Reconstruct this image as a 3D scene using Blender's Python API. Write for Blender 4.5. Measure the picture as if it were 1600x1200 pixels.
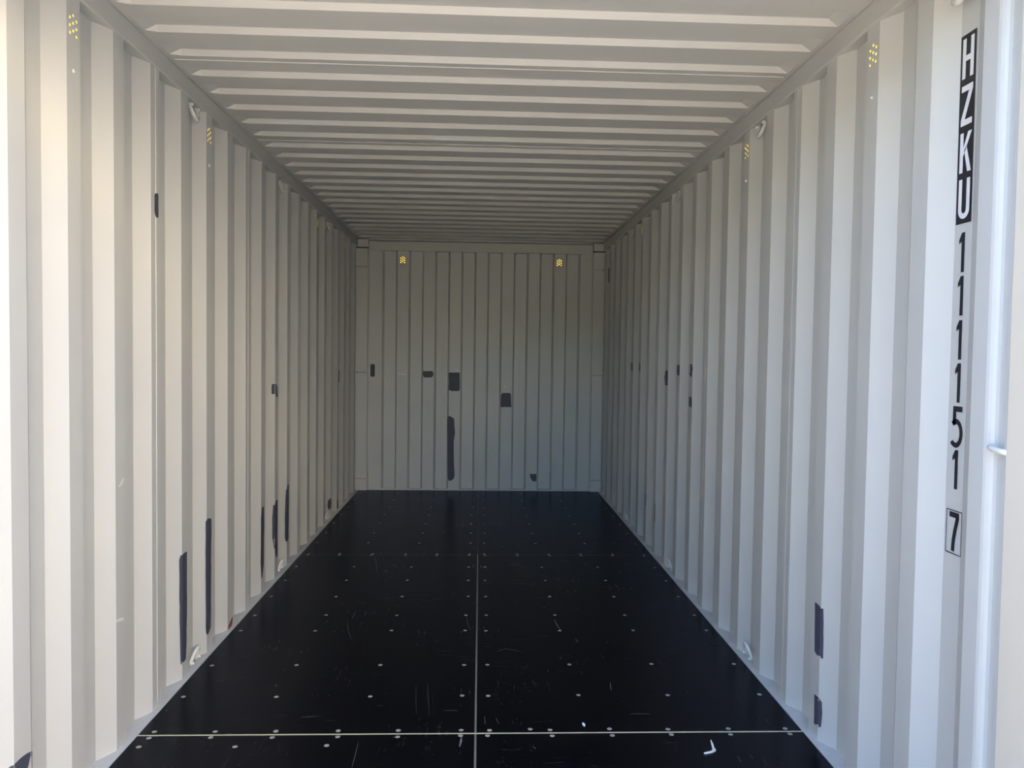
import bpy, bmesh, math, random
from mathutils import Matrix, Vector

random.seed(7)
SC = bpy.context.scene
for o in list(bpy.data.objects):
    bpy.data.objects.remove(o, do_unlink=True)
C = SC.collection

# ------------------------------------------------------------------ camera
# world: x right, y into the container, z up; floor top at z = 0, camera stands outside the doors at y = 0
F_PX, YAW, PITCH, ROLL = 1208.4, 0.04151, 0.03751, 0.01387
CAM = Vector((-0.0015, 0.0, 1.3171))
fw = Vector((math.sin(YAW) * math.cos(PITCH), math.cos(YAW) * math.cos(PITCH), -math.sin(PITCH)))
r0 = fw.cross(Vector((0, 0, 1))).normalized()
u0 = r0.cross(fw)
rt = math.cos(ROLL) * r0 + math.sin(ROLL) * u0
up = -math.sin(ROLL) * r0 + math.cos(ROLL) * u0
cd = bpy.data.cameras.new('camera')
cd.sensor_width = 36.0
cd.lens = F_PX / 1600 * 36.0
cd.clip_start = 0.05
cam = bpy.data.objects.new('camera', cd)
C.objects.link(cam)
m = Matrix.Identity(4)
for i in range(3):
    m[i][0], m[i][1], m[i][2], m[i][3] = rt[i], up[i], -fw[i], CAM[i]
cam.matrix_world = m
SC.camera = cam

# ------------------------------------------------------------------ sky, sun, exposure
# the container mouth faces away from the sun: its inside is lit by open sky, an added yard and an added sunlit wall, both unseen
SUN_EL = math.radians(57)
SUN_AZ = math.radians(-10)
SUN_TRAVEL = Vector((-math.sin(SUN_AZ) * math.cos(SUN_EL), -math.cos(SUN_AZ) * math.cos(SUN_EL), -math.sin(SUN_EL)))
w = bpy.data.worlds.new('sky')
SC.world = w
w.use_nodes = True
nt = w.node_tree
bg = nt.nodes['Background']
sky = nt.nodes.new('ShaderNodeTexSky')
sky.sky_type = 'NISHITA'
sky.sun_disc = False
sky.sun_elevation = SUN_EL
sky.sun_rotation = SUN_AZ
sky.dust_density = 0.3
sky.air_density = 1.0
sky.ozone_density = 2.0
nt.links.new(sky.outputs[0], bg.inputs[0])
bg.inputs[1].default_value = 0.35
sd = bpy.data.lights.new('sun', 'SUN')
sd.energy = 23.0
sd.angle = math.radians(0.6)
sd.color = (1.0, 0.88, 0.69)
sun = bpy.data.objects.new('sun', sd)
C.objects.link(sun)
sun.rotation_euler = SUN_TRAVEL.to_track_quat('-Z', 'Y').to_euler()
vs = SC.view_settings
vs.view_transform = 'Standard'
vs.look = 'None'
vs.gamma = 1.0
vs.use_curve_mapping = False
vs.exposure = 2.02

# ------------------------------------------------------------------ dimensions
HW = 1.176            # half width between the inner faces of the corrugation
AMP = 0.036           # depth of the side corrugation
P = 0.278             # pitch of the side corrugation
FA, SL = 0.075, 0.066 # inner face and slope lengths
FB = P - FA - 2 * SL
Y0 = {-1: 1.9836, 1: 2.0171}   # start of inner face number 0 on each side
YDOOR, YPOST, YEND = 1.56, 7.40, 7.459
ZB, ZT = 2.327, 2.402 # top rail
XF = 1.155            # edge of the plywood floor
S1, S2 = 2.645, 5.048 # cross joints of the floor
VENT_Z = 2.242


def ray(x, y):
    return fw + rt * ((x - 800) / F_PX) - up * ((y - 600) / F_PX)


def on_axis(x, y, ax, val):
    d = ray(x, y)
    return CAM + d * ((val - CAM[ax]) / d[ax])


# ------------------------------------------------------------------ materials
def new_mat(name):
    mt = bpy.data.materials.new(name)
    mt.use_nodes = True
    b = mt.node_tree.nodes['Principled BSDF']
    return mt, mt.node_tree, b


def paint(name, col, rough=0.45, var=0.05, scale=3.0, bump=0.02, spec=0.5):
    mt, t, b = new_mat(name)
    tc = t.nodes.new('ShaderNodeTexCoord')
    n = t.nodes.new('ShaderNodeTexNoise')
    n.inputs['Scale'].default_value = scale
    n.inputs['Detail'].default_value = 6
    t.links.new(tc.outputs['Object'], n.inputs['Vector'])
    mx = t.nodes.new('ShaderNodeMix')
    mx.data_type = 'RGBA'
    mx.inputs[6].default_value = tuple(c * (1 - var) for c in col) + (1,)
    mx.inputs[7].default_value = tuple(min(1, c * (1 + var)) for c in col) + (1,)
    t.links.new(n.outputs['Fac'], mx.inputs[0])
    t.links.new(mx.outputs[2], b.inputs['Base Color'])
    b.inputs['Roughness'].default_value = rough
    b.inputs['Specular IOR Level'].default_value = spec
    n2 = t.nodes.new('ShaderNodeTexNoise')
    n2.inputs['Scale'].default_value = 14
    n2.inputs['Detail'].default_value = 3
    t.links.new(tc.outputs['Object'], n2.inputs['Vector'])
    bp = t.nodes.new('ShaderNodeBump')
    bp.inputs['Strength'].default_value = bump
    bp.inputs['Distance'].default_value = 0.02
    t.links.new(n2.outputs['Fac'], bp.inputs['Height'])
    t.links.new(bp.outputs[0], b.inputs['Normal'])
    return mt


M_WALL = paint('grey_white_paint', (0.555, 0.555, 0.545))
M_RAIL = paint('rail_paint', (0.53, 0.53, 0.515))
M_WELD = paint('weld_paint', (0.66, 0.655, 0.63), rough=0.4)
M_CREAM = paint('cream_post_face', (0.72, 0.65, 0.55), rough=0.5)  # warmer, lighter colour for the outer post face
M_RING = paint('ring_paint', (0.68, 0.67, 0.65), rough=0.35)
M_LEDGE = paint('ledge_paint', (0.55, 0.56, 0.56), rough=0.5, var=0.1, scale=25)
M_PATCH = paint('primer_patch', (0.062, 0.066, 0.100), rough=0.6, var=0.25, scale=30)
M_SCUFF = paint('pale_scuff', (0.78, 0.76, 0.74), rough=0.6)
M_FAINT = paint('faint_primer', (0.30, 0.31, 0.34), rough=0.55, var=0.2, scale=30)
M_RUST = paint('rust', (0.22, 0.07, 0.045), rough=0.8, var=0.3, scale=60)
M_BLACK = paint('black_vinyl', (0.013, 0.013, 0.018), rough=0.35, var=0.1)
M_WHITE = paint('white_vinyl', (0.78, 0.77, 0.80), rough=0.4, var=0.02)
M_JOINT = paint('pale_joint', (0.62, 0.56, 0.40), rough=0.6, var=0.15, scale=20)
M_STRIP = paint('grey_joint', (0.21, 0.195, 0.175), rough=0.8, var=0.2, scale=18, spec=0.15)
M_SCREW = paint('screw_zinc', (0.34, 0.32, 0.285), rough=0.5, var=0.35, scale=40)
M_CHIP = paint('white_chip', (0.85, 0.86, 0.88), rough=0.5, var=0.03)
M_RUBBER = paint('door_gasket', (0.03, 0.03, 0.03), rough=0.7)
M_GROUND = paint('asphalt_ground', (0.055, 0.052, 0.048), rough=0.9, var=0.15, scale=1.2, bump=0.3)
M_BOUNCE_WALL = paint('bounce_wall_cream', (0.82, 0.74, 0.61), rough=0.8, var=0.04, scale=0.6)
M_REFLECTOR = paint('pale_reflector', (0.34, 0.31, 0.26), rough=0.9, var=0.1, scale=1.5, bump=0.2)
M_BLOCKER = paint('blocker_green', (0.035, 0.055, 0.022), rough=0.9, var=0.5, scale=6, bump=0.6)
M_DARK_BAND = paint('bounce_wall_dark', (0.09, 0.085, 0.08), rough=0.9, var=0.2, scale=3)
M_STEEL = paint('dark_steel', (0.16, 0.14, 0.11), rough=0.5, var=0.3, scale=60)


def floor_mat():
    mt, t, b = new_mat('black_phenolic_plywood')
    tc = t.nodes.new('ShaderNodeTexCoord')
    L = t.links.new

    def streak(sx, sy, lo, hi, scale, rot):
        mp = t.nodes.new('ShaderNodeMapping')
        mp.inputs['Scale'].default_value = (sx, sy, 1)
        mp.inputs['Rotation'].default_value = (0, 0, rot)
        L(tc.outputs['Object'], mp.inputs['Vector'])
        n = t.nodes.new('ShaderNodeTexNoise')
        n.inputs['Scale'].default_value = scale
        n.inputs['Detail'].default_value = 8
        n.inputs['Roughness'].default_value = 0.7
        L(mp.outputs[0], n.inputs['Vector'])
        mr = t.nodes.new('ShaderNodeMapRange')
        mr.inputs[1].default_value = lo
        mr.inputs[2].default_value = hi
        L(n.outputs['Fac'], mr.inputs[0])
        return mr.outputs[0]

    def mul(a, c):
        k = t.nodes.new('ShaderNodeMath')
        k.operation = 'MULTIPLY'
        L(a, k.inputs[0])
        L(c, k.inputs[1])
        return k.outputs[0]

    def add(a, c):
        k = t.nodes.new('ShaderNodeMath')
        k.operation = 'ADD'
        k.use_clamp = True
        L(a, k.inputs[0])
        L(c, k.inputs[1])
        return k.outputs[0]
    clouds = streak(1, 1, 0.50, 0.70, 2.6, 0)
    s1 = mul(streak(15, 2.2, 0.56, 0.80, 3, 0.05), clouds)
    s2 = mul(streak(2.0, 16, 0.56, 0.80, 3, 0.2), streak(1, 1, 0.50, 0.70, 2.3, 1.0))
    s3 = mul(streak(1, 1, 0.60, 0.80, 38, 0), clouds)
    fac = add(add(s1, s2), s3)
    mx = t.nodes.new('ShaderNodeMix')
    mx.data_type = 'RGBA'
    mx.inputs[6].default_value = (0.0022, 0.0022, 0.0036, 1)
    mx.inputs[7].default_value = (0.042, 0.042, 0.048, 1)
    L(fac, mx.inputs[0])
    mr = t.nodes.new('ShaderNodeMapRange')
    mr.inputs[3].default_value = 0.25
    mr.inputs[4].default_value = 0.60
    L(fac, mr.inputs[0])
    dif = t.nodes.new('ShaderNodeBsdfDiffuse')
    L(mx.outputs[2], dif.inputs['Color'])
    glo = t.nodes.new('ShaderNodeBsdfGlossy')
    glo.inputs['Color'].default_value = (0.40, 0.42, 0.50, 1)
    L(mr.outputs[0], glo.inputs['Roughness'])
    fr = t.nodes.new('ShaderNodeFresnel')
    fr.inputs['IOR'].default_value = 1.42
    ms = t.nodes.new('ShaderNodeMixShader')
    L(fr.outputs[0], ms.inputs[0])
    L(dif.outputs[0], ms.inputs[1])
    L(glo.outputs[0], ms.inputs[2])
    L(ms.outputs[0], t.nodes['Material Output'].inputs['Surface'])
    t.nodes.remove(b)
    n2 = t.nodes.new('ShaderNodeTexNoise')
    n2.inputs['Scale'].default_value = 5
    n2.inputs['Detail'].default_value = 2
    L(tc.outputs['Object'], n2.inputs['Vector'])
    bp = t.nodes.new('ShaderNodeBump')
    bp.inputs['Strength'].default_value = 0.05
    bp.inputs['Distance'].default_value = 0.01
    L(n2.outputs['Fac'], bp.inputs['Height'])
    for q in (dif, glo, fr):
        L(bp.outputs[0], q.inputs['Normal'])
    return mt


M_FLOOR = floor_mat()


def hood_mat():
    mt = bpy.data.materials.new('yellow_translucent_plastic')
    mt.use_nodes = True
    t = mt.node_tree
    t.nodes.clear()
    out = t.nodes.new('ShaderNodeOutputMaterial')
    d = t.nodes.new('ShaderNodeBsdfDiffuse')
    tr = t.nodes.new('ShaderNodeBsdfTranslucent')
    d.inputs[0].default_value = (0.85, 0.55, 0.06, 1)
    tr.inputs[0].default_value = (0.95, 0.60, 0.045, 1)
    mx = t.nodes.new('ShaderNodeMixShader')
    mx.inputs[0].default_value = 0.9
    t.links.new(d.outputs[0], mx.inputs[1])
    t.links.new(tr.outputs[0], mx.inputs[2])
    t.links.new(mx.outputs[0], out.inputs[0])
    return mt


M_HOOD = hood_mat()


# ------------------------------------------------------------------ mesh helpers
class MB:
    def __init__(s):
        s.v, s.f = [], []

    def add(s, vs, fs):
        o = len(s.v)
        s.v += [tuple(q) for q in vs]
        s.f += [tuple(o + i for i in f) for f in fs]
        return s

    def box(s, x0, x1, y0, y1, z0, z1):
        x0, x1 = min(x0, x1), max(x0, x1)
        vs = [(x, y, z) for z in (z0, z1) for (x, y) in ((x0, y0), (x1, y0), (x1, y1), (x0, y1))]
        return s.add(vs, [(3, 2, 1, 0), (4, 5, 6, 7), (0, 1, 5, 4), (1, 2, 6, 5), (2, 3, 7, 6), (3, 0, 4, 7)])

    def prism(s, poly, axis, a, b):
        n = len(poly)
        vs = []
        for val in (a, b):
            for (p, q) in poly:
                vs.append({'x': (val, p, q), 'y': (p, val, q), 'z': (p, q, val)}[axis])
        fs = [tuple(range(n - 1, -1, -1)), tuple(range(n, 2 * n))]
        fs += [(i, (i + 1) % n, n + (i + 1) % n, n + i) for i in range(n)]
        return s.add(vs, fs)

    def tube(s, path, r, seg=10, closed=False):
        path = [Vector(q) for q in path]
        n = len(path)
        rings = []
        ref = None
        for i in range(n):
            a = path[(i - 1) % n] if (closed or i > 0) else path[i]
            b = path[(i + 1) % n] if (closed or i < n - 1) else path[i]
            t = (b - a).normalized()
            if ref is None:
                ref = t.orthogonal().normalized()
            ref = (ref - t * ref.dot(t)).normalized()
            bi = t.cross(ref)
            rings.append([path[i] + (ref * math.cos(2 * math.pi * k / seg) + bi * math.sin(2 * math.pi * k / seg)) * r for k in range(seg)])
        vs = [q for rg in rings for q in rg]
        fs = []
        for i in range(n if closed else n - 1):
            j = (i + 1) % n
            fs += [(i * seg + k, i * seg + (k + 1) % seg, j * seg + (k + 1) % seg, j * seg + k) for k in range(seg)]
        if not closed:
            fs += [tuple(range(seg - 1, -1, -1)), tuple((n - 1) * seg + k for k in range(seg))]
        return s.add(vs, fs)

    def build(s, name, mat, parent=None, bevel=0, smooth=False, fix=True):
        me = bpy.data.meshes.new(name)
        me.from_pydata(s.v, [], s.f)
        if fix:
            bm = bmesh.new()
            bm.from_mesh(me)
            bmesh.ops.recalc_face_normals(bm, faces=bm.faces)
            bm.to_mesh(me)
            bm.free()
        if smooth:
            for p in me.polygons:
                p.use_smooth = True
        o = bpy.data.objects.new(name, me)
        me.materials.append(mat)
        C.objects.link(o)
        if parent:
            o.parent = parent
            o.matrix_parent_inverse = parent.matrix_world.inverted()
        if bevel:
            bv = o.modifiers.new('bevel', 'BEVEL')
            bv.width = bevel
            bv.segments = 2
            bv.limit_method = 'ANGLE'
        return o


def empty(name, loc=(0, 0, 0)):
    o = bpy.data.objects.new(name, None)
    o.location = loc
    o.matrix_world = Matrix.Translation(loc)
    C.objects.link(o)
    return o


def tag(o, label, cat=None, group=None, kind=None):
    o['label'] = label
    if cat:
        o['category'] = cat
    if group:
        o['group'] = group
    if kind:
        o['kind'] = kind
    return o


# ------------------------------------------------------------------ ground outside: unseen yard, added to shape the light inside
g = MB().box(-30, 30, -30, 30, -0.30, -0.17).build('ground', M_GROUND)
tag(g, 'unseen dark asphalt yard added under and around the container', 'ground', kind='structure')

reflector = MB().box(-1.6, 1.6, -2.2, 1.3, -0.20, -0.155).build('ground_reflector', M_REFLECTOR)  # added out of view, bounces sun up onto the ceiling
tag(reflector, 'unseen pale lane leading up to the container mouth', 'reflector', kind='structure')


def blocker(name, x0, x1, y0, y1, h, label):  # unseen leafy mass, added to block the bright low sky
    nx, ny, nz = max(2, int((x1 - x0) / 0.6)), max(2, int((y1 - y0) / 0.6)), 6
    mb = MB()
    idx = {}

    def vid(i, j, k):
        if (i, j, k) not in idx:
            q = (x0 + (x1 - x0) * i / nx + random.uniform(-.2, .2), y0 + (y1 - y0) * j / ny + random.uniform(-.2, .2),
                 -0.17 + h * k / nz + (random.uniform(-.3, .3) if k else 0))
            idx[(i, j, k)] = len(mb.v)
            mb.v.append(q)
        return idx[(i, j, k)]
    for i in range(nx):
        for j in range(ny):
            mb.f.append(tuple(vid(*q) for q in ((i, j, nz), (i + 1, j, nz), (i + 1, j + 1, nz), (i, j + 1, nz))))
    for k in range(nz):
        for i in range(nx):
            for j in (0, ny):
                mb.f.append(tuple(vid(*q) for q in ((i, j, k), (i + 1, j, k), (i + 1, j, k + 1), (i, j, k + 1))))
        for j in range(ny):
            for i in (0, nx):
                mb.f.append(tuple(vid(*q) for q in ((i, j, k), (i, j + 1, k), (i, j + 1, k + 1), (i, j, k + 1))))
    return tag(mb.build(name, M_BLOCKER, None), label, 'blocker', kind='structure')


blocker('sky_blocker', -16.4, 2.0, -19.0, -16.5, 4.2, 'unseen dark green hedge closing the far end of the yard')
blocker('sky_blocker', -19.4, -17.4, -19.0, 6.0, 4.2, 'unseen dark green hedge along the side of the yard')
# warehouse added out of view across the yard, to bounce warm sun inside
wh = empty('bounce_wall', (0, 0, 0))
tag(wh, 'long cream warehouse added unseen across the yard to bounce warm sun', 'bounce wall', kind='structure')
WX0, WX1, WY, WHT = 2.2, 27.0, -7.5, 6.5
MB().box(WX0, WX1, WY - 8, WY, -0.17, WHT).build('wall_block', M_BOUNCE_WALL, wh)
MB().box(WX0 - 0.15, WX1 + 0.15, WY - 8.15, WY + 0.15, WHT, WHT + 0.2).build('roof_edge', M_BOUNCE_WALL, wh)
MB().box(WX0 - 0.02, WX1, WY, WY + 0.05, -0.17, 2.2).build('dark_band', M_DARK_BAND, wh)  # added dark strip, cuts low bounce onto the upper side walls
for i in range(int((WX1 - WX0) / 0.5)):
    MB().box(WX0 + 0.2 + i * 0.5, WX0 + 0.26 + i * 0.5, WY, WY + 0.03, 2.21, WHT - 0.1).build('rib', M_BOUNCE_WALL, wh)

# ------------------------------------------------------------------ floor
floor = empty('floor')
tag(floor, 'black film-faced plywood floor with pale joints and screw heads', 'floor', kind='structure')
GAP = 0.003
panel_spec = []
for (ya, yb) in ((YDOOR, S1), (S1, S2), (S2, YEND + 0.03)):
    for (xa, xb) in ((-XF, -0.002), (-0.002, XF)):
        far = ya == S2
        gx = 0.0006 if far else 0.0035
        panel_spec.append((xa + (gx if xa > -1 else 0), xb - (gx if xb < 1 else 0),
                           ya + (0.0015 if ya == S2 else GAP), yb - (0.0015 if yb == S2 else GAP)))
scr_me = None
panels = []
for (xa, xb, ya, yb) in panel_spec:
    o = MB().box(xa, xb, ya, yb, -0.028, 0).build('plywood_panel', M_FLOOR, floor, bevel=0.0012)
    panels.append((o, xa, xb, ya, yb))
MB().box(-0.0055, 0.0015, YDOOR, S2 + 0.12, -0.02, -0.0004).build('joint_strip', M_STRIP, floor)['label'] = 'pale grey strip filling the long centre joint'
MB().box(-XF, XF, S1 - 0.0036, S1 + 0.0036, -0.02, 0.0003).build('joint_strip', M_JOINT, floor)['label'] = 'pale yellowish line of bare joint across the floor'
MB().box(-XF, XF, S2 - 0.0016, S2 + 0.0016, -0.02, -0.0003).build('joint_strip', M_STRIP, floor)
MB().box(-HW - AMP, HW + AMP, YDOOR - 0.05, YEND + 0.08, -0.15, -0.03).build('underframe', M_RAIL, floor)


def screw_mesh():
    me = bpy.data.meshes.new('screw')
    vs, fs = [], []
    for (r, z) in ((0.0092, -0.001), (0.0088, 0.0010), (0.0050, 0.0022)):
        vs += [(r * math.cos(2 * math.pi * k / 10), r * math.sin(2 * math.pi * k / 10), z) for k in range(10)]
    for a in (0, 10):
        fs += [(a + k, a + (k + 1) % 10, a + 10 + (k + 1) % 10, a + 10 + k) for k in range(10)]
    fs.append(tuple(range(20, 30)))
    me.from_pydata(vs, [], fs)
    me.materials.append(M_SCREW)
    return me


scr_me = screw_mesh()
cols8 = [-1.112, -0.762, -0.407, -0.055, 0.044, 0.397, 0.748, 1.107]
cols12 = [-1.106, -0.905, -0.692, -0.477, -0.272, -0.055, 0.044, 0.262, 0.470, 0.681, 0.892, 1.10]
spots = []
for yy in (1.63, 1.88, 2.16, 2.38):
    spots += [(x, yy) for x in cols8]
spots += [(-1.114, 2.565), (-0.805, 2.565), (-0.499, 2.57), (0.19, 2.672)]
for yy in (2.627, 2.668, 5.030, 5.066):
    spots += [(x, yy) for x in cols12]
for yy in (2.942, 3.242, 3.648, 3.867, 4.168, 4.470, 4.754):
    spots += [(x, yy) for x in cols8]
for yy in (5.36, 5.66, 5.98, 6.30, 6.62, 6.95, 7.27):
    spots += [(x, yy) for x in cols8]
for (x, yy) in spots:
    x += random.uniform(-.004, .004)
    yy += random.uniform(-.003, .003)
    for (po, xa, xb, ya, yb) in panels:
        if xa < x < xb and ya < yy < yb:
            s = bpy.data.objects.new('screw', scr_me)
            C.objects.link(s)
            s.parent = po
            s.location = (x, yy, random.uniform(-0.0008, 0.0))
            s.rotation_euler = (random.uniform(-.05, .05), random.uniform(-.05, .05), random.uniform(0, 6))
            break

# ------------------------------------------------------------------ corrugated side walls
VENTS = {-1: (1, 5, 13, 17), 1: (1, 5, 13)}
RING_POCKETS = (-1, 4, 9, 14)
HOLE_Y, HOLE_Z = 0.031, 0.048


def side_points(side):
    """plan polyline of one side wall as (x, y), x measured outward from HW"""
    pts = []
    for k in range(-2, 21):
        a = Y0[side] + k * P
        pts += [(0, a), (0, a + FA), (AMP, a + FA + SL), (AMP, a + FA + SL + FB)]
    return pts


def side_x(side, y):
    t = (y - Y0[side]) % P
    if t < FA:
        return 0.0
    if t < FA + SL:
        return AMP * (t - FA) / SL
    if t < FA + SL + FB:
        return AMP
    return AMP * (1 - (t - FA - SL - FB) / SL)


YS = {-1: Y0[-1] - P + FA - 0.02, 1: 1.803}
Z_LO, Z_HI = 0.002, ZB + 0.004
walls = {}
for side, nm in ((-1, 'left'), (1, 'right')):
    wl = empty('wall_' + nm)
    walls[side] = wl
    tag(wl, {-1: 'corrugated grey-white steel side wall without lettering, opposite the black numbers',
             1: 'corrugated grey-white steel side wall carrying the vertical black lettering'}[side], 'wall', kind='structure')
    seams = [YS[side]] + [Y0[side] + k * P + FA * 0.55 for k in (3, 7, 11, 15)] + [YPOST + 0.02]
    for a, b in zip(seams[:-1], seams[1:]):
        pl = [(side_x(side, a + 1e-6), a)] + [q for q in side_points(side) if a + 1e-4 < q[1] < b - 1e-4 and not (side == 1 and q[1] < 1.83)] + [(side_x(side, b - 1e-6), b)]
        mb = MB()
        for off in (0.0, 0.0022):
            for (p, q) in zip(pl[:-1], pl[1:]):
                xa, xb = side * (HW + p[0] + off), side * (HW + q[0] + off)
                hk = [k for k in VENTS[side] if p[0] == 0 and q[0] == 0 and p[1] - 1e-3 < Y0[side] + k * P + FA / 2 < q[1] + 1e-3]
                if hk:
                    yc = Y0[side] + hk[0] * P + FA / 2
                    ys = [p[1], yc - HOLE_Y, yc + HOLE_Y, q[1]]
                    zs = [Z_LO, VENT_Z - HOLE_Z, VENT_Z + HOLE_Z, Z_HI]
                    for i in range(3):
                        for j in range(3):
                            if i == 1 and j == 1:
                                continue
                            mb.add([(xa, ys[i], zs[j]), (xa, ys[i + 1], zs[j]), (xa, ys[i + 1], zs[j + 1]), (xa, ys[i], zs[j + 1])], [(0, 1, 2, 3)])
                else:
                    mb.add([(xa, p[1], Z_LO), (xb, q[1], Z_LO), (xb, q[1], Z_HI), (xa, p[1], Z_HI)], [(0, 1, 2, 3)])
        o = mb.build('corrugated_panel', M_WALL, wl, fix=False)
    for sy in seams[1:-1]:
        MB().tube([(side * (HW + 0.0005), sy, 0.02), (side * (HW + 0.0005), sy, ZB)], 0.0017 if side < 0 else 0.0011, 8).build('weld_seam', M_WELD, wl)

# ------------------------------------------------------------------ top rails, bottom ledges
TRIM = 0


def trim(label, cat='trim'):
    global TRIM
    TRIM += 1
    return 'trim_%d' % TRIM, label, cat


def add_trim(mb, mat, label, bevel=0.0):
    nm, lb, ct = trim(label)
    o = mb.build(nm, mat, None, bevel=bevel)
    return tag(o, lb, ct, kind='structure')


for side, txt in ((-1, 'plain wall without lettering'), (1, 'wall with black lettering')):
    add_trim(MB().box(side * (HW - 0.006), side * (HW + 0.07), YDOOR, YPOST + 0.10, ZB, ZT), M_RAIL,
             'square steel top rail between roof and ' + txt, bevel=0.006)
    add_trim(MB().box(side * (XF + 0.0005), side * (HW + 0.06), YDOOR, YPOST + 0.10, -0.03, 0.003), M_LEDGE,
             'narrow steel ledge between black floor and ' + txt, bevel=0.0015)

# ------------------------------------------------------------------ rear (door end) corner posts
prof = [(HW + 0.05, 1.804), (HW - 0.001, 1.804), (HW - 0.001, 1.752), (HW + 0.001, 1.744), (HW + 0.005, 1.737),
        (HW + 0.011, 1.732), (HW + 0.018, 1.730), (HW + 0.018, 1.690), (HW + 0.012, 1.684), (HW, 1.681), (HW, 1.676),
        (HW + 0.05, 1.676)]
for side, txt in ((1, 'next to the black lettering'), (-1, 'at the end of the plain wall')):
    nm, lb, ct = trim('rounded steel door post at the container mouth ' + txt)
    r = tag(empty(nm), lb, ct, kind='structure')
    sh = 0.0 if side == 1 else -0.042
    MB().prism([(side * x, y + (sh if y > 1.79 else 0)) for x, y in prof], 'z', 0.0, 2.40).build('inner_post', M_WALL, r)
    MB().box(side * (HW - 0.0015), side * (HW + 0.05), 1.50, 1.6755, -0.05, 2.42).build('post_face', M_CREAM, r, bevel=0.003)['label'] = 'cream outer face of the door post'
    for z in (0.12, 1.115, 2.22):
        MB().tube([(side * (HW + 0.004), 1.736, z + 0.004), (side * (HW - 0.003), 1.722, z + 0.003), (side * (HW - 0.003), 1.690, z),
                   (side * (HW + 0.002), 1.674, z - 0.001)], 0.0065, 10).build('lashing_rod', M_RING, r, smooth=True)
    MB().box(side * (HW - 0.012), side * (HW + 0.01), 1.642, 1.668, 2.108 if side == 1 else 2.2, 2.14 if side == 1 else 2.24).build('bracket', M_RUST, r, bevel=0.004)

add_trim(MB().box(-HW - 0.05, HW + 0.05, 1.48, 1.60, 2.29, 2.52), M_WALL, 'steel header beam above the open doorway', bevel=0.006)
add_trim(MB().box(-HW - 0.05, HW + 0.05, 1.46, 1.557, -0.15, 0.0), M_WALL, 'steel door sill at the container mouth', bevel=0.004)

# ------------------------------------------------------------------ end wall
D = YEND
PX = 0.1254
EX0 = -0.9345
back = empty('wall_back')
tag(back, 'corrugated end wall with dark paint patches, facing the doors', 'wall', kind='structure')
EDEP, ESL = 0.044, 0.009
ELO, EHI = 0.0, 2.30
events = (-0.7525, 0.7485)
pts = [(-1.075, D)]
for i in range(16):
    xl = EX0 + i * PX
    if i % 2 == 0:
        pts += [(xl - ESL, D), (xl + ESL, D + EDEP)]
    else:
        pts += [(xl - ESL, D + EDEP), (xl + ESL, D)]
pts.append((1.075, D))
# sheets of the end wall meet on the recessed faces
cuts = [-1.075, EX0 + 4.5 * PX, EX0 + 10.5 * PX, 1.075]


def ex(x):
    for (a, b) in zip(pts[:-1], pts[1:]):
        if a[0] <= x <= b[0]:
            t = (x - a[0]) / (b[0] - a[0])
            return a[1] + t * (b[1] - a[1])
    return D


for a, b in zip(cuts[:-1], cuts[1:]):
    pl = [(a, ex(a))] + [q for q in pts if a + 1e-4 < q[0] < b - 1e-4] + [(b, ex(b))]
    mb = MB()
    for off in (0.0, 0.0022):
        for (p, q) in zip(pl[:-1], pl[1:]):
            hv = [x for x in events if p[1] == q[1] == D and p[0] < x - HOLE_Y and q[0] > x + HOLE_Y]
            if hv:
                xs = [p[0], hv[0] - HOLE_Y, hv[0] + HOLE_Y, q[0]]
                zs = [ELO, 2.212 - HOLE_Z, 2.212 + HOLE_Z, EHI]
                for i in range(3):
                    for j in range(3):
                        if i == 1 and j == 1:
                            continue
                        mb.add([(xs[i], D + off, zs[j]), (xs[i + 1], D + off, zs[j]), (xs[i + 1], D + off, zs[j + 1]), (xs[i], D + off, zs[j + 1])], [(0, 1, 2, 3)])
            else:
                mb.add([(p[0], p[1] + off, ELO), (q[0], q[1] + off, ELO), (q[0], q[1] + off, EHI), (p[0], p[1] + off, EHI)], [(0, 1, 2, 3)])
    mb.build('corrugated_panel', M_WALL, back, fix=False)
for x in cuts[1:-1]:
    MB().tube([(x, D + EDEP, 0.01), (x, D + EDEP, 2.295)], 0.0014, 8).build('weld_seam', M_WELD, back)
# beam across the top and sill strip, corner posts with lashing rods
add_trim(MB().box(-1.062, 1.066, D - 0.012, D + 0.07, 2.294, 2.384), M_RAIL, 'steel beam across the top of the end wall', bevel=0.004)
add_trim(MB().box(-1.062, 1.066, D - 0.003, D + 0.07, -0.03, 0.012), M_LEDGE, 'low steel sill strip under the end wall', bevel=0.002)
for side, txt in ((-1, 'plain side wall'), (1, 'lettered side wall')):
    nm, lb, ct = trim('steel corner post where the end wall meets the ' + txt)
    r = tag(empty(nm), lb, ct, kind='structure')
    MB().box(side * 1.075, side * 1.20, D - 0.03, D + 0.08, -0.03, 2.312).build('post_column', M_WALL, r, bevel=0.005)
    MB().box(side * 1.062, side * 1.0735, D - 0.004, D + 0.05, -0.03, 2.39).build('edge_strip', M_RAIL, r, bevel=0.003)
    MB().box(side * 1.072, side * 1.20, D - 0.045, D + 0.08, 2.322, 2.394).build('corner_block', M_WALL, r, bevel=0.004)
    for z in (2.14, 1.133, 0.112):
        MB().tube([(side * 1.176, D - 0.030, z), (side * 1.170, D - 0.037, z), (side * 1.10, D - 0.037, z), (side * 1.092, D - 0.030, z)], 0.007, 8).build('lashing_rod', M_RAIL, r, smooth=True)

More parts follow.
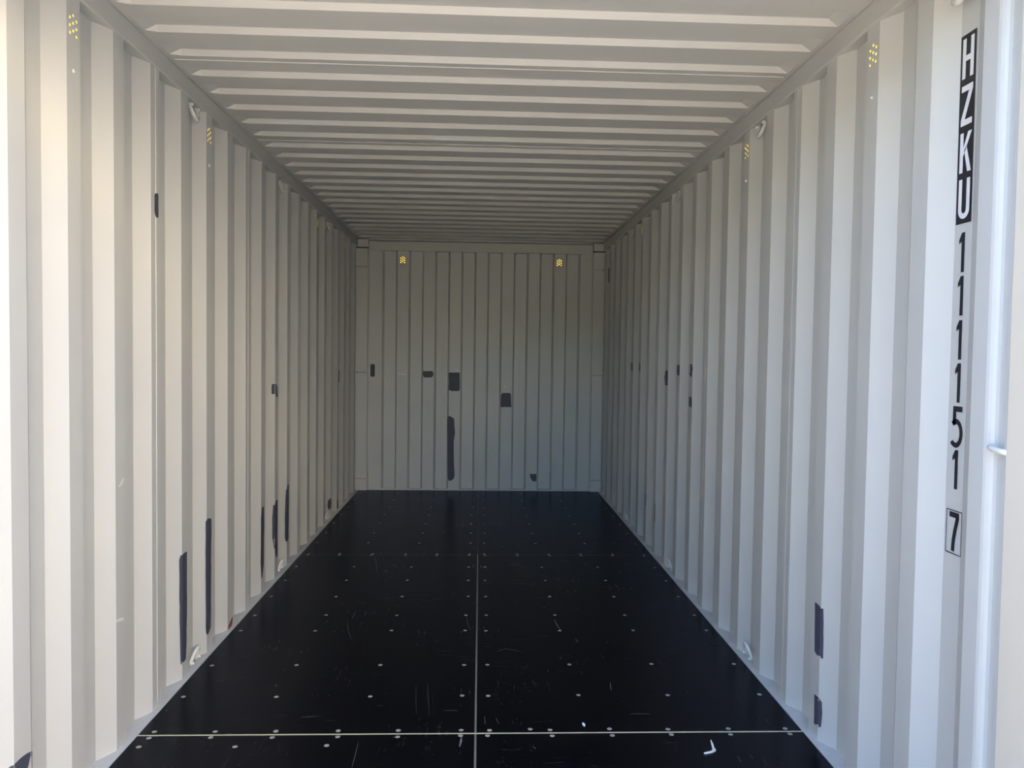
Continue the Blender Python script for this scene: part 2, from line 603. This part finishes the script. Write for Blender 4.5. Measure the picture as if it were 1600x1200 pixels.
# outer front frame of the container that closes the end behind posts and beam
nm, lb, ct = trim('outer steel frame closing the corners behind the end wall')
r = tag(empty(nm), lb, ct, kind='structure')
for side in (-1, 1):
    MB().box(side * 1.06, side * 1.26, D + 0.05, D + 0.16, -0.16, 2.56).build('corner_column', M_WALL, r)
    MB().box(side * 1.20, side * 1.26, YPOST - 0.03, D + 0.06, -0.16, 2.56).build('side_column', M_WALL, r)
MB().box(-1.07, 1.07, D + 0.05, D + 0.16, 2.285, 2.56).build('top_member', M_WALL, r)
MB().box(-1.07, 1.07, D + 0.05, D + 0.16, -0.16, 0.01).build('bottom_member', M_WALL, r)
for side in (-1, 1):
    MB().box(side * (HW + 0.045), side * (HW + 0.09), YDOOR - 0.06, D + 0.06, ZT - 0.01, ZT + 0.06).build('roof_side_member', M_WALL, r)
    MB().box(side * (HW + 0.05), side * (HW + 0.085), YDOOR - 0.06, D + 0.06, -0.16, 0.0).build('bottom_side_rail', M_WALL, r)
MB().box(-1.26, 1.26, D - 0.02, D + 0.16, ZT + 0.022, 2.50).build('roof_end_member', M_WALL, r)

# ------------------------------------------------------------------ roof
ceil = empty('ceiling')
tag(ceil, 'corrugated grey-white steel roof with cross ribs seen from below', 'ceiling', kind='structure')
RP, RA, RS = 0.209, 0.020, 0.0135
RFL = 0.091
R0 = 2.528 - RFL - 3 * RP    # a low flat starts where each camera-facing slope ends
xsec = [(-HW - 0.05, 0), (-HW + 0.024, 0), (-HW + 0.065, 1), (0, 1), (HW - 0.065, 1), (HW - 0.024, 0), (HW + 0.05, 0)]
rpts = []
k = 0
y = 2.519 - 5 * RP
while y < D + 0.1:
    rpts += [(y, 0), (y + RFL, 0), (y + RFL + RS, 1), (y + RP - RS, 1)]
    y += RP
rseams = [1.50, 1.86, 2.975, 4.055, 5.16, 6.27, D + 0.06]


def rz(y):
    for (a, b) in zip(rpts[:-1], rpts[1:]):
        if a[0] <= y <= b[0]:
            t = (y - a[0]) / (b[0] - a[0])
            return a[1] + t * (b[1] - a[1])
    return 0


for a, b in zip(rseams[:-1], rseams[1:]):
    pl = [(a, rz(a))] + [q for q in rpts if a + 1e-4 < q[0] < b - 1e-4] + [(b, rz(b))]
    n = len(xsec)
    mb = MB()
    for off in (0.0, 0.002):
        vs = [(x, q[0], ZT - 0.001 + off + RA * q[1] * amp) for q in pl for (x, amp) in xsec]
        fs = [(i * n + j, i * n + j + 1, (i + 1) * n + j + 1, (i + 1) * n + j) for i in range(len(pl) - 1) for j in range(n - 1)]
        mb.add(vs, fs)
    mb.build('roof_panel', M_WALL, ceil, fix=False)
for sy in rseams[1:-1]:
    zz = ZT - 0.001
    path = [(x, sy, zz + RA * rz(sy) * amp) for (x, amp) in xsec[1:-1]]
    MB().tube(path, 0.0022, 6).build('weld_seam', M_WELD, ceil)
add_trim(MB().box(-1.06, 1.06, D - 0.075, D + 0.02, 2.386, 2.40), M_RAIL, 'flat steel strip joining roof and end wall beam')

# ------------------------------------------------------------------ doors (opened outward)
def make_door(name, label, hinge_x, sgn, folded):
    r = empty(name)
    tag(r, label, 'door', kind='structure')
    mb = MB()
    if folded:
        x0, ya, yb = hinge_x, 1.48, 2.62
    else:
        x0, ya, yb = hinge_x, 1.47, 0.33
    d = 1 if yb > ya else -1
    th = 0.05
    lo, hi = min(ya, yb), max(ya, yb)
    z0, z1 = -0.02, 2.36
    for q in ((lo, lo + 0.06), (hi - 0.06, hi)):
        mb.box(x0, x0 + sgn * th, q[0], q[1], z0, z1)
    mb.box(x0, x0 + sgn * th, lo + .06, hi - .06, z0, z0 + 0.1)
    mb.box(x0, x0 + sgn * th, lo + .06, hi - .06, z1 - 0.1, z1)
    mb.build('door_frame', M_WALL, r, bevel=0.003)
    pl = []
    zc = z0 + 0.1
    cell = (z1 - z0 - 0.2) / 5
    for i in range(5):
        zz = zc + i * cell
        pl += [(0, zz), (0, zz + cell * .45), (0.03, zz + cell * .55), (0.03, zz + cell * .9)]
    pl.append((0, z1 - 0.1))
    mb = MB()
    for p, q in zip(pl[:-1], pl[1:]):
        for off in (0, 0.002):
            mb.add([(x0 + sgn * (0.008 + p[0] + off), lo + .06, p[1]), (x0 + sgn * (0.008 + p[0] + off), hi - .06, p[1]),
                    (x0 + sgn * (0.008 + q[0] + off), hi - .06, q[1]), (x0 + sgn * (0.008 + q[0] + off), lo + .06, q[1])], [(0, 1, 2, 3)])
    mb.build('door_panel', M_WALL, r, fix=False)
    for z in (0.25, 0.9, 1.5, 2.1):
        MB().box(x0 + sgn * 0.01, x0 + sgn * 0.07, ya - d * 0.02, ya + d * 0.16, z - 0.03, z + 0.03).build('hinge', M_WALL, r, bevel=0.003)
    for yy in (lo + 0.25, hi - 0.25):
        MB().tube([(x0 + sgn * 0.075, yy, z0 + 0.02), (x0 + sgn * 0.075, yy, z1 - 0.02)], 0.017, 10).build('locking_bar', M_RING, r, smooth=True)
    return r


make_door('door_1', 'grey-white steel door swung open beside the lettered wall', HW + 0.062, 1, False)
make_door('door_2', 'grey-white steel door swung open beside the plain wall', -HW - 0.062, -1, False)

# ------------------------------------------------------------------ air vents
def plate_mesh():
    cu = bpy.data.curves.new('perforated_plate', 'CURVE')
    cu.dimensions = '2D'
    cu.fill_mode = 'BOTH'
    cu.extrude = 0.0004

    def poly(ps):
        s = cu.splines.new('POLY')
        s.points.add(len(ps) - 1)
        for q, pt in zip(ps, s.points):
            pt.co = (q[0], q[1], 0, 1)
        s.use_cyclic_u = True
    a, b = HOLE_Y + 0.0015, HOLE_Z + 0.0015
    poly([(-a, -b), (a, -b), (a, b), (-a, b)])
    rr = 0.0043
    for (cx, cz) in [(0, .027), (0, .0055), (0, -.016)] + [(s * .0175, z) for s in (-1, 1) for z in (.0163, -.0052, -.0267)]:
        poly([(cx + rr * math.cos(2 * math.pi * i / 12), cz + rr * math.sin(2 * math.pi * i / 12)) for i in range(12)])
    o = bpy.data.objects.new('tmp', cu)
    C.objects.link(o)
    dg = bpy.context.evaluated_depsgraph_get()
    me = bpy.data.meshes.new_from_object(o.evaluated_get(dg))
    bpy.data.objects.remove(o)
    me.materials.clear()
    me.materials.append(M_WALL)
    me.name = 'perforated_plate'
    return me


def dome_mesh(name, r, h, mat):
    me = bpy.data.meshes.new(name)
    vs, fs = [], []
    for i in range(3):
        a = i / 3 * math.pi / 2
        vs += [(r * math.cos(a) * math.cos(2 * math.pi * k / 10), r * math.cos(a) * math.sin(2 * math.pi * k / 10), h * math.sin(a)) for k in range(10)]
    vs.append((0, 0, h))
    for a in (0, 10):
        fs += [(a + k, a + (k + 1) % 10, a + 10 + (k + 1) % 10, a + 10 + k) for k in range(10)]
    fs += [(20 + k, 20 + (k + 1) % 10, 30) for k in range(10)]
    me.from_pydata(vs, [], fs)
    for p in me.polygons:
        p.use_smooth = True
    me.materials.append(mat)
    return me


PLATE = plate_mesh()
RIVET = dome_mesh('rivet', 0.0075, 0.005, M_WELD)
hb = MB()
hb.prism([(-0.031, -0.047), (0.031, -0.047), (0.031, 0.047), (-0.031, 0.047)], 'z', 0, 0)
hood_me = bpy.data.meshes.new('hood')
hv = [(-.034, -.052, -.003), (.034, -.052, -.003), (.034, .052, -.003), (-.034, .052, -.003),
      (-.030, -.046, -.030), (.030, -.046, -.030), (.030, .040, -.024), (-.030, .040, -.024)]
hood_me.from_pydata(hv, [], [(4, 5, 6, 7), (0, 1, 5, 4), (1, 2, 6, 5), (2, 3, 7, 6), (3, 0, 4, 7)])
hood_me.materials.append(M_HOOD)


def vent(loc, rot, label):
    r = empty('air_vent', loc)
    tag(r, label, 'air vent', 'perforated air vents high on the walls')
    r.rotation_euler = rot
    for nm, me, lc in (('perforated_plate', PLATE, (0, 0, -0.0006)), ('hood', hood_me, (0, 0, -0.0008)), ('rivet', RIVET, (0, -0.130, 0.0))):
        o = bpy.data.objects.new(nm, me)
        C.objects.link(o)
        o.parent = r
        o.location = lc
    r.children[1]['label'] = 'yellow daylight-lit hood behind the holes'
    return r


ordn = {1: 'first', 5: 'second', 13: 'third', 17: 'fourth'}
for side in (-1, 1):
    for k in VENTS[side]:
        vent((side * HW, Y0[side] + k * P + FA / 2, VENT_Z), (math.pi / 2, 0, -side * math.pi / 2),
             'yellow-lit perforated vent, %s from the doorway on the %s' % (ordn[k], 'plain wall' if side < 0 else 'lettered wall'))
vent((events[0], D, 2.212), (math.pi / 2, 0, 0), 'yellow-lit perforated vent on the end wall, nearer the plain side wall')
vent((events[1], D, 2.212), (math.pi / 2, 0, 0), 'yellow-lit perforated vent on the end wall, nearer the lettered side wall')


# ------------------------------------------------------------------ lashing rings
def ring_mesh(flip):
    # local: +x inward from the wall, y along the wall, z away from the rail
    mb = MB()
    arch = []
    for i in range(13):
        a = math.pi * i / 12
        yy, hh = 0.034 * math.cos(a), 0.056 * math.sin(a) ** 0.8
        arch.append((0.003 + hh * 0.36, yy, flip * hh))
    arch = [(0.0, 0.037, -flip * 0.004)] + arch + [(0.0, -0.037, -flip * 0.004)]
    mb.tube(arch, 0.0078, 10)
    me_o = mb
    foot = MB().tube([(0.022, 0.038, flip * 0.004), (-0.004, 0.038, flip * 0.004)], 0.007, 8)
    foot2 = MB().tube([(0.022, -0.038, flip * 0.004), (-0.004, -0.038, flip * 0.004)], 0.007, 8)
    return me_o, foot, foot2


ring_cache = {}
nth = {-1: 'first', 4: 'second', 9: 'third', 14: 'fourth'}
for side in (-1, 1):
    for pos in ('top', 'bottom'):
        for k in RING_POCKETS:
            if k == -1 and (pos == 'bottom' or side == -1):
                continue
            yy = Y0[side] + k * P + FA + SL + FB / 2
            z = ZB - 0.006 if pos == 'top' else 0.009
            if k == -1:
                z = ZB - 0.060
            r = empty('lashing_ring', (side * (HW + AMP - 0.012), yy, z))
            r.rotation_euler = (0, 0, math.pi if side > 0 else 0)
            fl = -1 if pos == 'top' else 1
            if fl not in ring_cache:
                tmp = [q.build('ring', M_RING, None, smooth=True) for q in ring_mesh(fl)]
                ring_cache[fl] = [q.data for q in tmp]
                for q in tmp:
                    bpy.data.objects.remove(q)
            for nm, me in zip(('ring', 'weld_foot', 'weld_foot'), ring_cache[fl]):
                o = bpy.data.objects.new(nm, me)
                C.objects.link(o)
                o.parent = r
            where = 'under top rail' if pos == 'top' else 'on floor ledge'
            tag(r, 'bent steel lashing ring %s, %s from doorway, %s' % (where, nth[k], 'plain wall' if side < 0 else 'lettered wall'),
                'lashing ring', 'lashing rings along the side walls')


# ------------------------------------------------------------------ paint patches and marks
def hit_side(px, py, side):
    d = ray(px, py)
    best = None
    pl = side_points(side)
    for (a, b) in zip(pl[:-1], pl[1:]):
        ax, ay, bx, by = side * (HW + a[0]), a[1], side * (HW + b[0]), b[1]
        ex_, ey_ = bx - ax, by - ay
        den = d.x * ey_ - d.y * ex_
        if abs(den) < 1e-12:
            continue
        t = ((ax - CAM.x) * ey_ - (ay - CAM.y) * ex_) / den
        s = ((ax - CAM.x) * d.y - (ay - CAM.y) * d.x) / den
        if t > 0 and -1e-6 <= s <= 1 + 1e-6 and (best is None or t < best):
            best = t
    return CAM + d * best


def patch(side, rows, mat=M_PATCH, name='paint_patch', ncol=6, label=None):
    """rows: (y, x_left, x_right) in photo pixels, draped on the corrugation"""
    vs, fs = [], []
    rr = []
    for (a, b) in zip(rows[:-1], rows[1:]):
        n = max(1, int(abs(b[0] - a[0]) / 12))
        for i in range(n):
            t = i / n
            j = 0 if i == 0 else 1
            rr.append((a[0] + (b[0] - a[0]) * t, a[1] + (b[1] - a[1]) * t + j * random.uniform(-.3, .3), a[2] + (b[2] - a[2]) * t + j * random.uniform(-.3, .3)))
    rr.append(rows[-1])
    for (y, xl, xr) in rr:
        for c in range(ncol):
            x = xl + (xr - xl) * c / (ncol - 1)
            if side == 0:
                q = on_axis(x, y, 1, D - 0.0009)
            else:
                q = hit_side(x, y, side)
                q = Vector((q.x - side * 0.0012, q.y - 0.0006, q.z))
            vs.append(tuple(q))
    for i in range(len(rr) - 1):
        for c in range(ncol - 1):
            a = i * ncol + c
            fs.append((a, a + 1, a + ncol + 1, a + ncol))
    wl = walls[side] if side else back
    o = MB().add(vs, fs).build(name, mat, wl, fix=False)
    if label:
        o['label'] = label
    return o


L_, R_, B_ = -1, 1, 0
patch(L_, [(302, 242.5, 246), (305, 241, 247.3), (330, 241, 247.3), (340, 243.5, 247.3)], label='small rounded dark grey paint patch')
patch(L_, [(600, 424.5, 433), (604, 424, 435), (615, 424, 435.2), (620, 430, 434)], label='small dark grey paint patch')
patch(L_, [(862, 290, 291.8), (868, 281.5, 291.8), (875, 279.5, 291.8), (960, 280, 291.8), (1010, 281, 291), (1030, 281.5, 290), (1038, 282, 283.5)], label='long upright dark grey paint patch')
patch(L_, [(810, 324, 330), (815, 320.8, 330), (900, 320.5, 329.6), (980, 321, 329), (991, 322, 325)], label='long upright dark grey paint patch')
patch(L_, [(792, 409, 412.3), (810, 407.5, 412.3), (880, 406.8, 412), (903, 408, 409.5)])
patch(L_, [(781, 431.5, 433.6), (790, 426.5, 433.6), (810, 425, 433.6), (840, 425, 433.2), (870, 431, 433)])
patch(L_, [(757, 449.5, 451), (766, 446.5, 451), (800, 445, 450.8), (840, 444.5, 450.6), (846, 446, 449)])
patch(L_, [(779, 515, 517.6), (783, 511.8, 517.6), (791, 511.5, 517.4), (796, 513, 515.5)])
patch(L_, [(781, 527, 528.4), (794, 526.5, 528.2)], ncol=3)
patch(L_, [(579, 528.7, 530.2), (597, 528.7, 530.2)], ncol=3)
patch(L_, [(1174, 47.5, 49.8), (1178, 40, 49.9), (1185, 31, 49.9), (1192, 24, 50), (1200, 12, 50), (1222, 4, 50)], label='dark grey paint patch at the foot of the wall')
patch(R_, [(419, 950.8, 952.4), (441, 950.4, 952.0)], ncol=3)
patch(R_, [(567, 986, 988.6), (580, 986, 988.6)], ncol=3)
patch(R_, [(567, 998, 1000.8), (580, 997.8, 1000.4)], ncol=3)
patch(R_, [(579, 1040, 1043.8), (590, 1038.5, 1043.8), (602, 1039, 1043.4)], ncol=4)
patch(R_, [(570, 1058.2, 1062.2), (580, 1057.6, 1062.2), (586.5, 1058.6, 1061.8)], ncol=4)
patch(R_, [(569, 1076.8, 1081.5), (576, 1076.6, 1082.8), (584, 1076.6, 1081.6), (588.5, 1079.5, 1081.4)], ncol=4)
patch(R_, [(620, 1077, 1080.5), (628, 1076.6, 1081.2), (634, 1076.6, 1081), (636.5, 1079, 1080.5)], ncol=4)
patch(R_, [(771, 1008.3, 1010.4), (790, 1007.8, 1010)], mat=M_FAINT, ncol=3)
patch(R_, [(788, 1022.3, 1024.6), (816, 1021.8, 1024.2)], mat=M_FAINT, ncol=3)
patch(R_, [(941, 1273.8, 1275), (947, 1273.6, 1281), (951.5, 1273.6, 1287), (1000, 1273.2, 1287.2), (1017, 1272.9, 1286.8), (1023, 1276.5, 1286.6), (1029, 1284, 1286.4)], label='square-ended dark slate paint patch')
patch(R_, [(1085, 1272.8, 1274), (1090, 1272.7, 1279.5), (1097, 1272.6, 1284.5), (1115, 1272.4, 1285.2), (1130, 1272, 1283.8), (1136, 1279.5, 1283)], label='dark slate paint patch with a curved top')
patch(B_, [(569, 579.5, 585), (571, 578.6, 585.8), (587, 578.6, 585.6), (588.6, 579.6, 584.8)])
patch(B_, [(579.8, 661, 675.5), (582, 660.6, 677), (587, 661, 677), (589.8, 663, 674)])
patch(B_, [(582, 702, 717.8), (584, 701, 718.2), (600, 701.4, 718.4), (609, 700.6, 718.2), (611, 706, 716)])
patch(B_, [(650, 700.5, 703), (654, 699, 709.6), (668, 698.8, 710.2), (676, 699, 711), (690, 699, 709), (722, 699.3, 709.2), (742, 699.6, 710.4), (748, 700, 709), (751, 701, 705)])
patch(B_, [(614, 785, 796.5), (617, 783, 798.3), (628, 782.4, 798.4), (636, 782.2, 799)])
patch(B_, [(740.5, 827.6, 838), (746, 828.6, 838.2), (751, 831.4, 838), (752, 832, 837.5)])
for rows in ([(747, 192, 194), (754, 187.5, 192), (761, 184.5, 187)], [(965, 188, 193), (969, 180, 193), (972, 179.5, 184)]):
    patch(L_, rows, mat=M_SCUFF, name='scuff_mark', ncol=3)
for rows in ([(540, 747, 748.5), (588, 745.5, 747.5)][:0], ):
    pass
patch(B_, [(603.2, 786.5, 791.5), (604.6, 786.5, 791.5)], mat=M_SCUFF, name='scuff_mark', ncol=3)
patch(B_, [(584, 622, 634.5), (585.2, 622, 634.5)], mat=M_SCUFF, name='scuff_mark', ncol=3)
patch(L_, [(964, 362.5, 363.5), (972, 359, 363), (980, 356, 361), (986, 354.5, 357)], mat=M_RUST, name='rust_stain', ncol=4)

# ------------------------------------------------------------------ lettering on the lettered wall (recessed face next to the door post)
XL = HW + AMP


def let_pos(y, z, d):
    return (XL - d, y, z)


def stroke(pts2, wd):
    """polyline stroke as quads in (u, v)"""
    quads = []
    n = len(pts2)
    L, Rr = [], []
    for i in range(n):
        a = Vector(pts2[max(0, i - 1)])
        b = Vector(pts2[min(n - 1, i + 1)])
        t = (b - a).normalized()
        nn = Vector((-t.y, t.x)) * wd / 2
        L.append(Vector(pts2[i]) + nn)
        Rr.append(Vector(pts2[i]) - nn)
    for i in range(n - 1):
        quads.append([L[i], L[i + 1], Rr[i + 1], Rr[i]])
    return quads


def rect(u0_, u1_, v0, v1):
    return [[(u0_, v0), (u1_, v0), (u1_, v1), (u0_, v1)]]


ST = 0.30


def arc(cx, cy, rx, ry, a0, a1, n=14):
    return [(cx + rx * math.cos(math.radians(a0 + (a1 - a0) * i / n)), cy + ry * math.sin(math.radians(a0 + (a1 - a0) * i / n))) for i in range(n + 1)]


# glyphs in a box of width W (metres) and height 0.1; u runs with the reading direction (towards the doorway)
def glyph(ch):
    W_, H_, t = 0.045, 0.100, 0.0135
    if ch == 'H':
        return rect(0, t, 0, H_) + rect(W_ - t, W_, 0, H_) + rect(t, W_ - t, .043, .057)
    if ch == 'Z':
        return rect(0, W_, H_ - .015, H_) + rect(0, W_, 0, .015) + [[(0, .015), (.0155, .015), (W_, H_ - .015), (W_ - .0155, H_ - .015)]]
    if ch == 'K':
        return rect(0, t, 0, H_) + [[(t, .040), (t, .062), (W_ - .014, H_), (W_ + .001, H_)]] + [[(.017, .056), (.0265, .066), (W_ + .002, 0), (W_ - .013, 0)]]
    if ch == 'U':
        c = W_ / 2
        return stroke([(t / 2, H_)] + [(t / 2, .024)] + arc(c, .0235, c - t / 2, .0168, 180, 360) + [(W_ - t / 2, H_)], t)
    if ch == '1':
        s = 0.0125
        return rect(.0095, .0095 + s, 0, H_) + [[(-.001, .083), (-.001, .072), (.0095, .0775), (.0095, H_)]]
    if ch == '5':
        s = .013
        return rect(.003, .041, H_ - .014, H_) + rect(.003, .016, .052, H_ - .014) + stroke([(.002, .054), (.0085, .0595)] + arc(.017, .031, .0215, .0305, 95, -95, 18) + [(.004, .005), (.0005, .010)], s)
    if ch == '7':
        return rect(.002, .042, H_ - .014, H_) + stroke([(.0365, H_ - .010), (.034, .080), (.027, .055), (.0215, .028), (.0195, 0)], .0135)
    return []


YC_TOP, YC_BOT = 1.9185, 1.9105


def yc_at(z):
    return YC_BOT + (z - 0.88) / (2.14 - 0.88) * (YC_TOP - YC_BOT)


def put(name, quads, u_off, z_base, mat, parent, d, label=None, thick=0.0005):
    mb = MB()
    for q in quads:
        mb.add([let_pos(yc_at(z_base) - (Vector(p)[0] + u_off), z_base + Vector(p)[1], d) for p in q], [tuple(range(len(q)))])
    o = mb.build(name, mat, parent, fix=False)
    if label:
        o['label'] = label
    return o


wr = walls[1]
mbs = MB()
zt_, zb_ = 2.139, 1.6645
mbs.add([let_pos(yc_at(zt_) + .031, zt_, .0010), let_pos(yc_at(zt_) - .031, zt_, .0010), let_pos(yc_at(zb_) - .031, zb_, .0010), let_pos(yc_at(zb_) + .031, zb_, .0010)], [(0, 1, 2, 3)])
strip = mbs.build('marking_strip', M_BLACK, wr, fix=False)
strip['label'] = 'black strip with the white letters HZKU'
for ch, zb2 in (('H', 2.0285), ('Z', 1.9105), ('K', 1.7925), ('U', 1.676)):
    put('letter', glyph(ch), -0.0225, zb2, M_WHITE, strip, 0.0016, 'white letter ' + ch)
ztops = []
for ch, ytop, ybot, xc in (('1', 363.7, 425, 1506), ('1', 432, 493, 1504), ('1', 500, 562, 1502), ('1', 569, 629.5, 1500), ('5', 635.5, 696.5, 1496), ('1', 704, 765, 1495)):
    zb3 = on_axis(xc, ybot, 0, XL).z
    put('digit', glyph(ch), -0.014 if ch == '1' else -0.021, zb3, M_BLACK, wr, 0.0010, 'black digit ' + ch)
zbx1 = on_axis(1491, 797, 0, XL).z
zbx0 = on_axis(1490, 866, 0, XL).z
hw_, bt = 0.0325, 0.0026
bx = MB()
for (ya, yb, za, zb4) in ((hw_, -hw_, zbx1 - bt, zbx1), (hw_, -hw_, zbx0, zbx0 + bt), (hw_, hw_ - bt, zbx0, zbx1), (-hw_ + bt, -hw_, zbx0, zbx1)):
    bx.add([let_pos(yc_at(.88) + ya, za, .001), let_pos(yc_at(.88) + yb, za, .001), let_pos(yc_at(.88) + yb, zb4, .001), let_pos(yc_at(.88) + ya, zb4, .001)], [(0, 1, 2, 3)])
bo = bx.build('digit_box', M_BLACK, wr, fix=False)
bo['label'] = 'thin black box drawn around the check digit'
put('digit', glyph('7'), -0.022, zbx0 + .0075, M_BLACK, bo, 0.0010, 'black digit 7')

# ------------------------------------------------------------------ small litter on the floor
def floor_pt(x, y, z=0.0):
    return on_axis(x, y, 2, z)


def sliver(pxs, widths, h=0.0022):
    mb = MB()
    ps = [floor_pt(*q) for q in pxs]
    vs = []
    n = len(ps)
    for i, q in enumerate(ps):
        a, b = ps[max(0, i - 1)], ps[min(n - 1, i + 1)]
        t = (b - a).normalized()
        s = Vector((-t.y, t.x, 0)) * widths[i] / 2
        vs += [q + s, q - s, q - s + Vector((0, 0, h)), q + s + Vector((0, 0, h * 1.4))]
    fs = [(3, 2, 1, 0), tuple(4 * (n - 1) + k for k in range(4))]
    for i in range(n - 1):
        fs += [(4 * i + k, 4 * i + (k + 1) % 4, 4 * i + 4 + (k + 1) % 4, 4 * i + 4 + k) for k in range(4)]
    return mb.add(vs, fs)


o = sliver([(1110.5, 1158), (1113, 1165), (1114.5, 1170.5), (1116, 1173), (1112, 1175.5), (1105, 1177), (1100, 1178)], [.002, .006, .006, .011, .007, .006, .002], .004).build('plastic_scrap', M_CHIP)
tag(o, 'small bent white plastic sliver lying on the black floor', 'scrap')
o = sliver([(910.5, 1130.5), (912, 1133), (913.5, 1135)], [.004, .009, .004], .003).build('plastic_scrap', M_CHIP)
tag(o, 'tiny white chip on the floor beside the yellowish cross joint', 'scrap')
o = sliver([(941.5, 773), (943.5, 771.5), (946.5, 770)], [.012, .028, .022], .012).build('plastic_scrap', M_CHIP)
tag(o, 'small white scrap in the far floor corner by the lettered wall', 'scrap')
# long scratches in the film of the floor panels
SCR = [([(550, 967), (553, 961), (556, 955)], .0022, .16), ([(544, 968), (543, 980), (546, 992), (550, 1000)], .0025, .07), ([(650, 1072), (650, 1095), (650.5, 1117)], .0018, .07),
       ([(721, 1152), (720, 1159), (718, 1167)], .008, .16), ([(560, 1160), (555, 1180), (550, 1199)], .0022, .09), ([(984, 1115.5), (1000, 1115.2), (1015, 1115.4)], .0035, .08),
       ([(953.5, 1066), (954, 1073), (955, 1079)], .0025, .22), ([(585, 870), (588, 880), (589, 894)], .0022, .20), ([(1152, 1181), (1158, 1191)], .003, .10),
       ([(470, 1121), (483, 1120), (497, 1119)], .007, .05), ([(694, 1110.5), (705, 1110), (716, 1110.5)], .006, .045), ([(728, 960), (731, 975), (735, 985)], .004, .07),
       ([(866, 968), (871, 978), (876, 984)], .003, .20), ([(608, 951), (608, 954)], .004, .15), ([(776, 1018), (790, 1014), (805, 1016), (818, 1020)], .010, .035),
       ([(668, 1068), (669, 1090), (671, 1118)], .007, .016), ([(676, 1085), (678, 1120)], .003, .03), ([(855, 1066), (860, 1080)], .0022, .09), ([(833, 1167), (837, 1170)], .006, .12),
       ([(757, 1120), (758, 1131)], .004, .12), ([(775, 1122), (779, 1131)], .004, .10)]
smat = {}
for pxs, wd, al in SCR:
    if al not in smat:
        smat[al] = paint('floor_scratch', (al, al, al * 1.05), rough=0.7, var=0.4, scale=60, spec=0.2)
    mid = floor_pt(*pxs[len(pxs) // 2])
    n = len(pxs)
    for (po, xa, xb, ya, yb) in panels:
        if xa < mid.x < xb and ya < mid.y < yb:
            mb = sliver(pxs, [wd * (0.35 if i in (0, n - 1) else 1) for i in range(n)], 0.0004)
            mb.build('scratch', smat[al], po)
            break
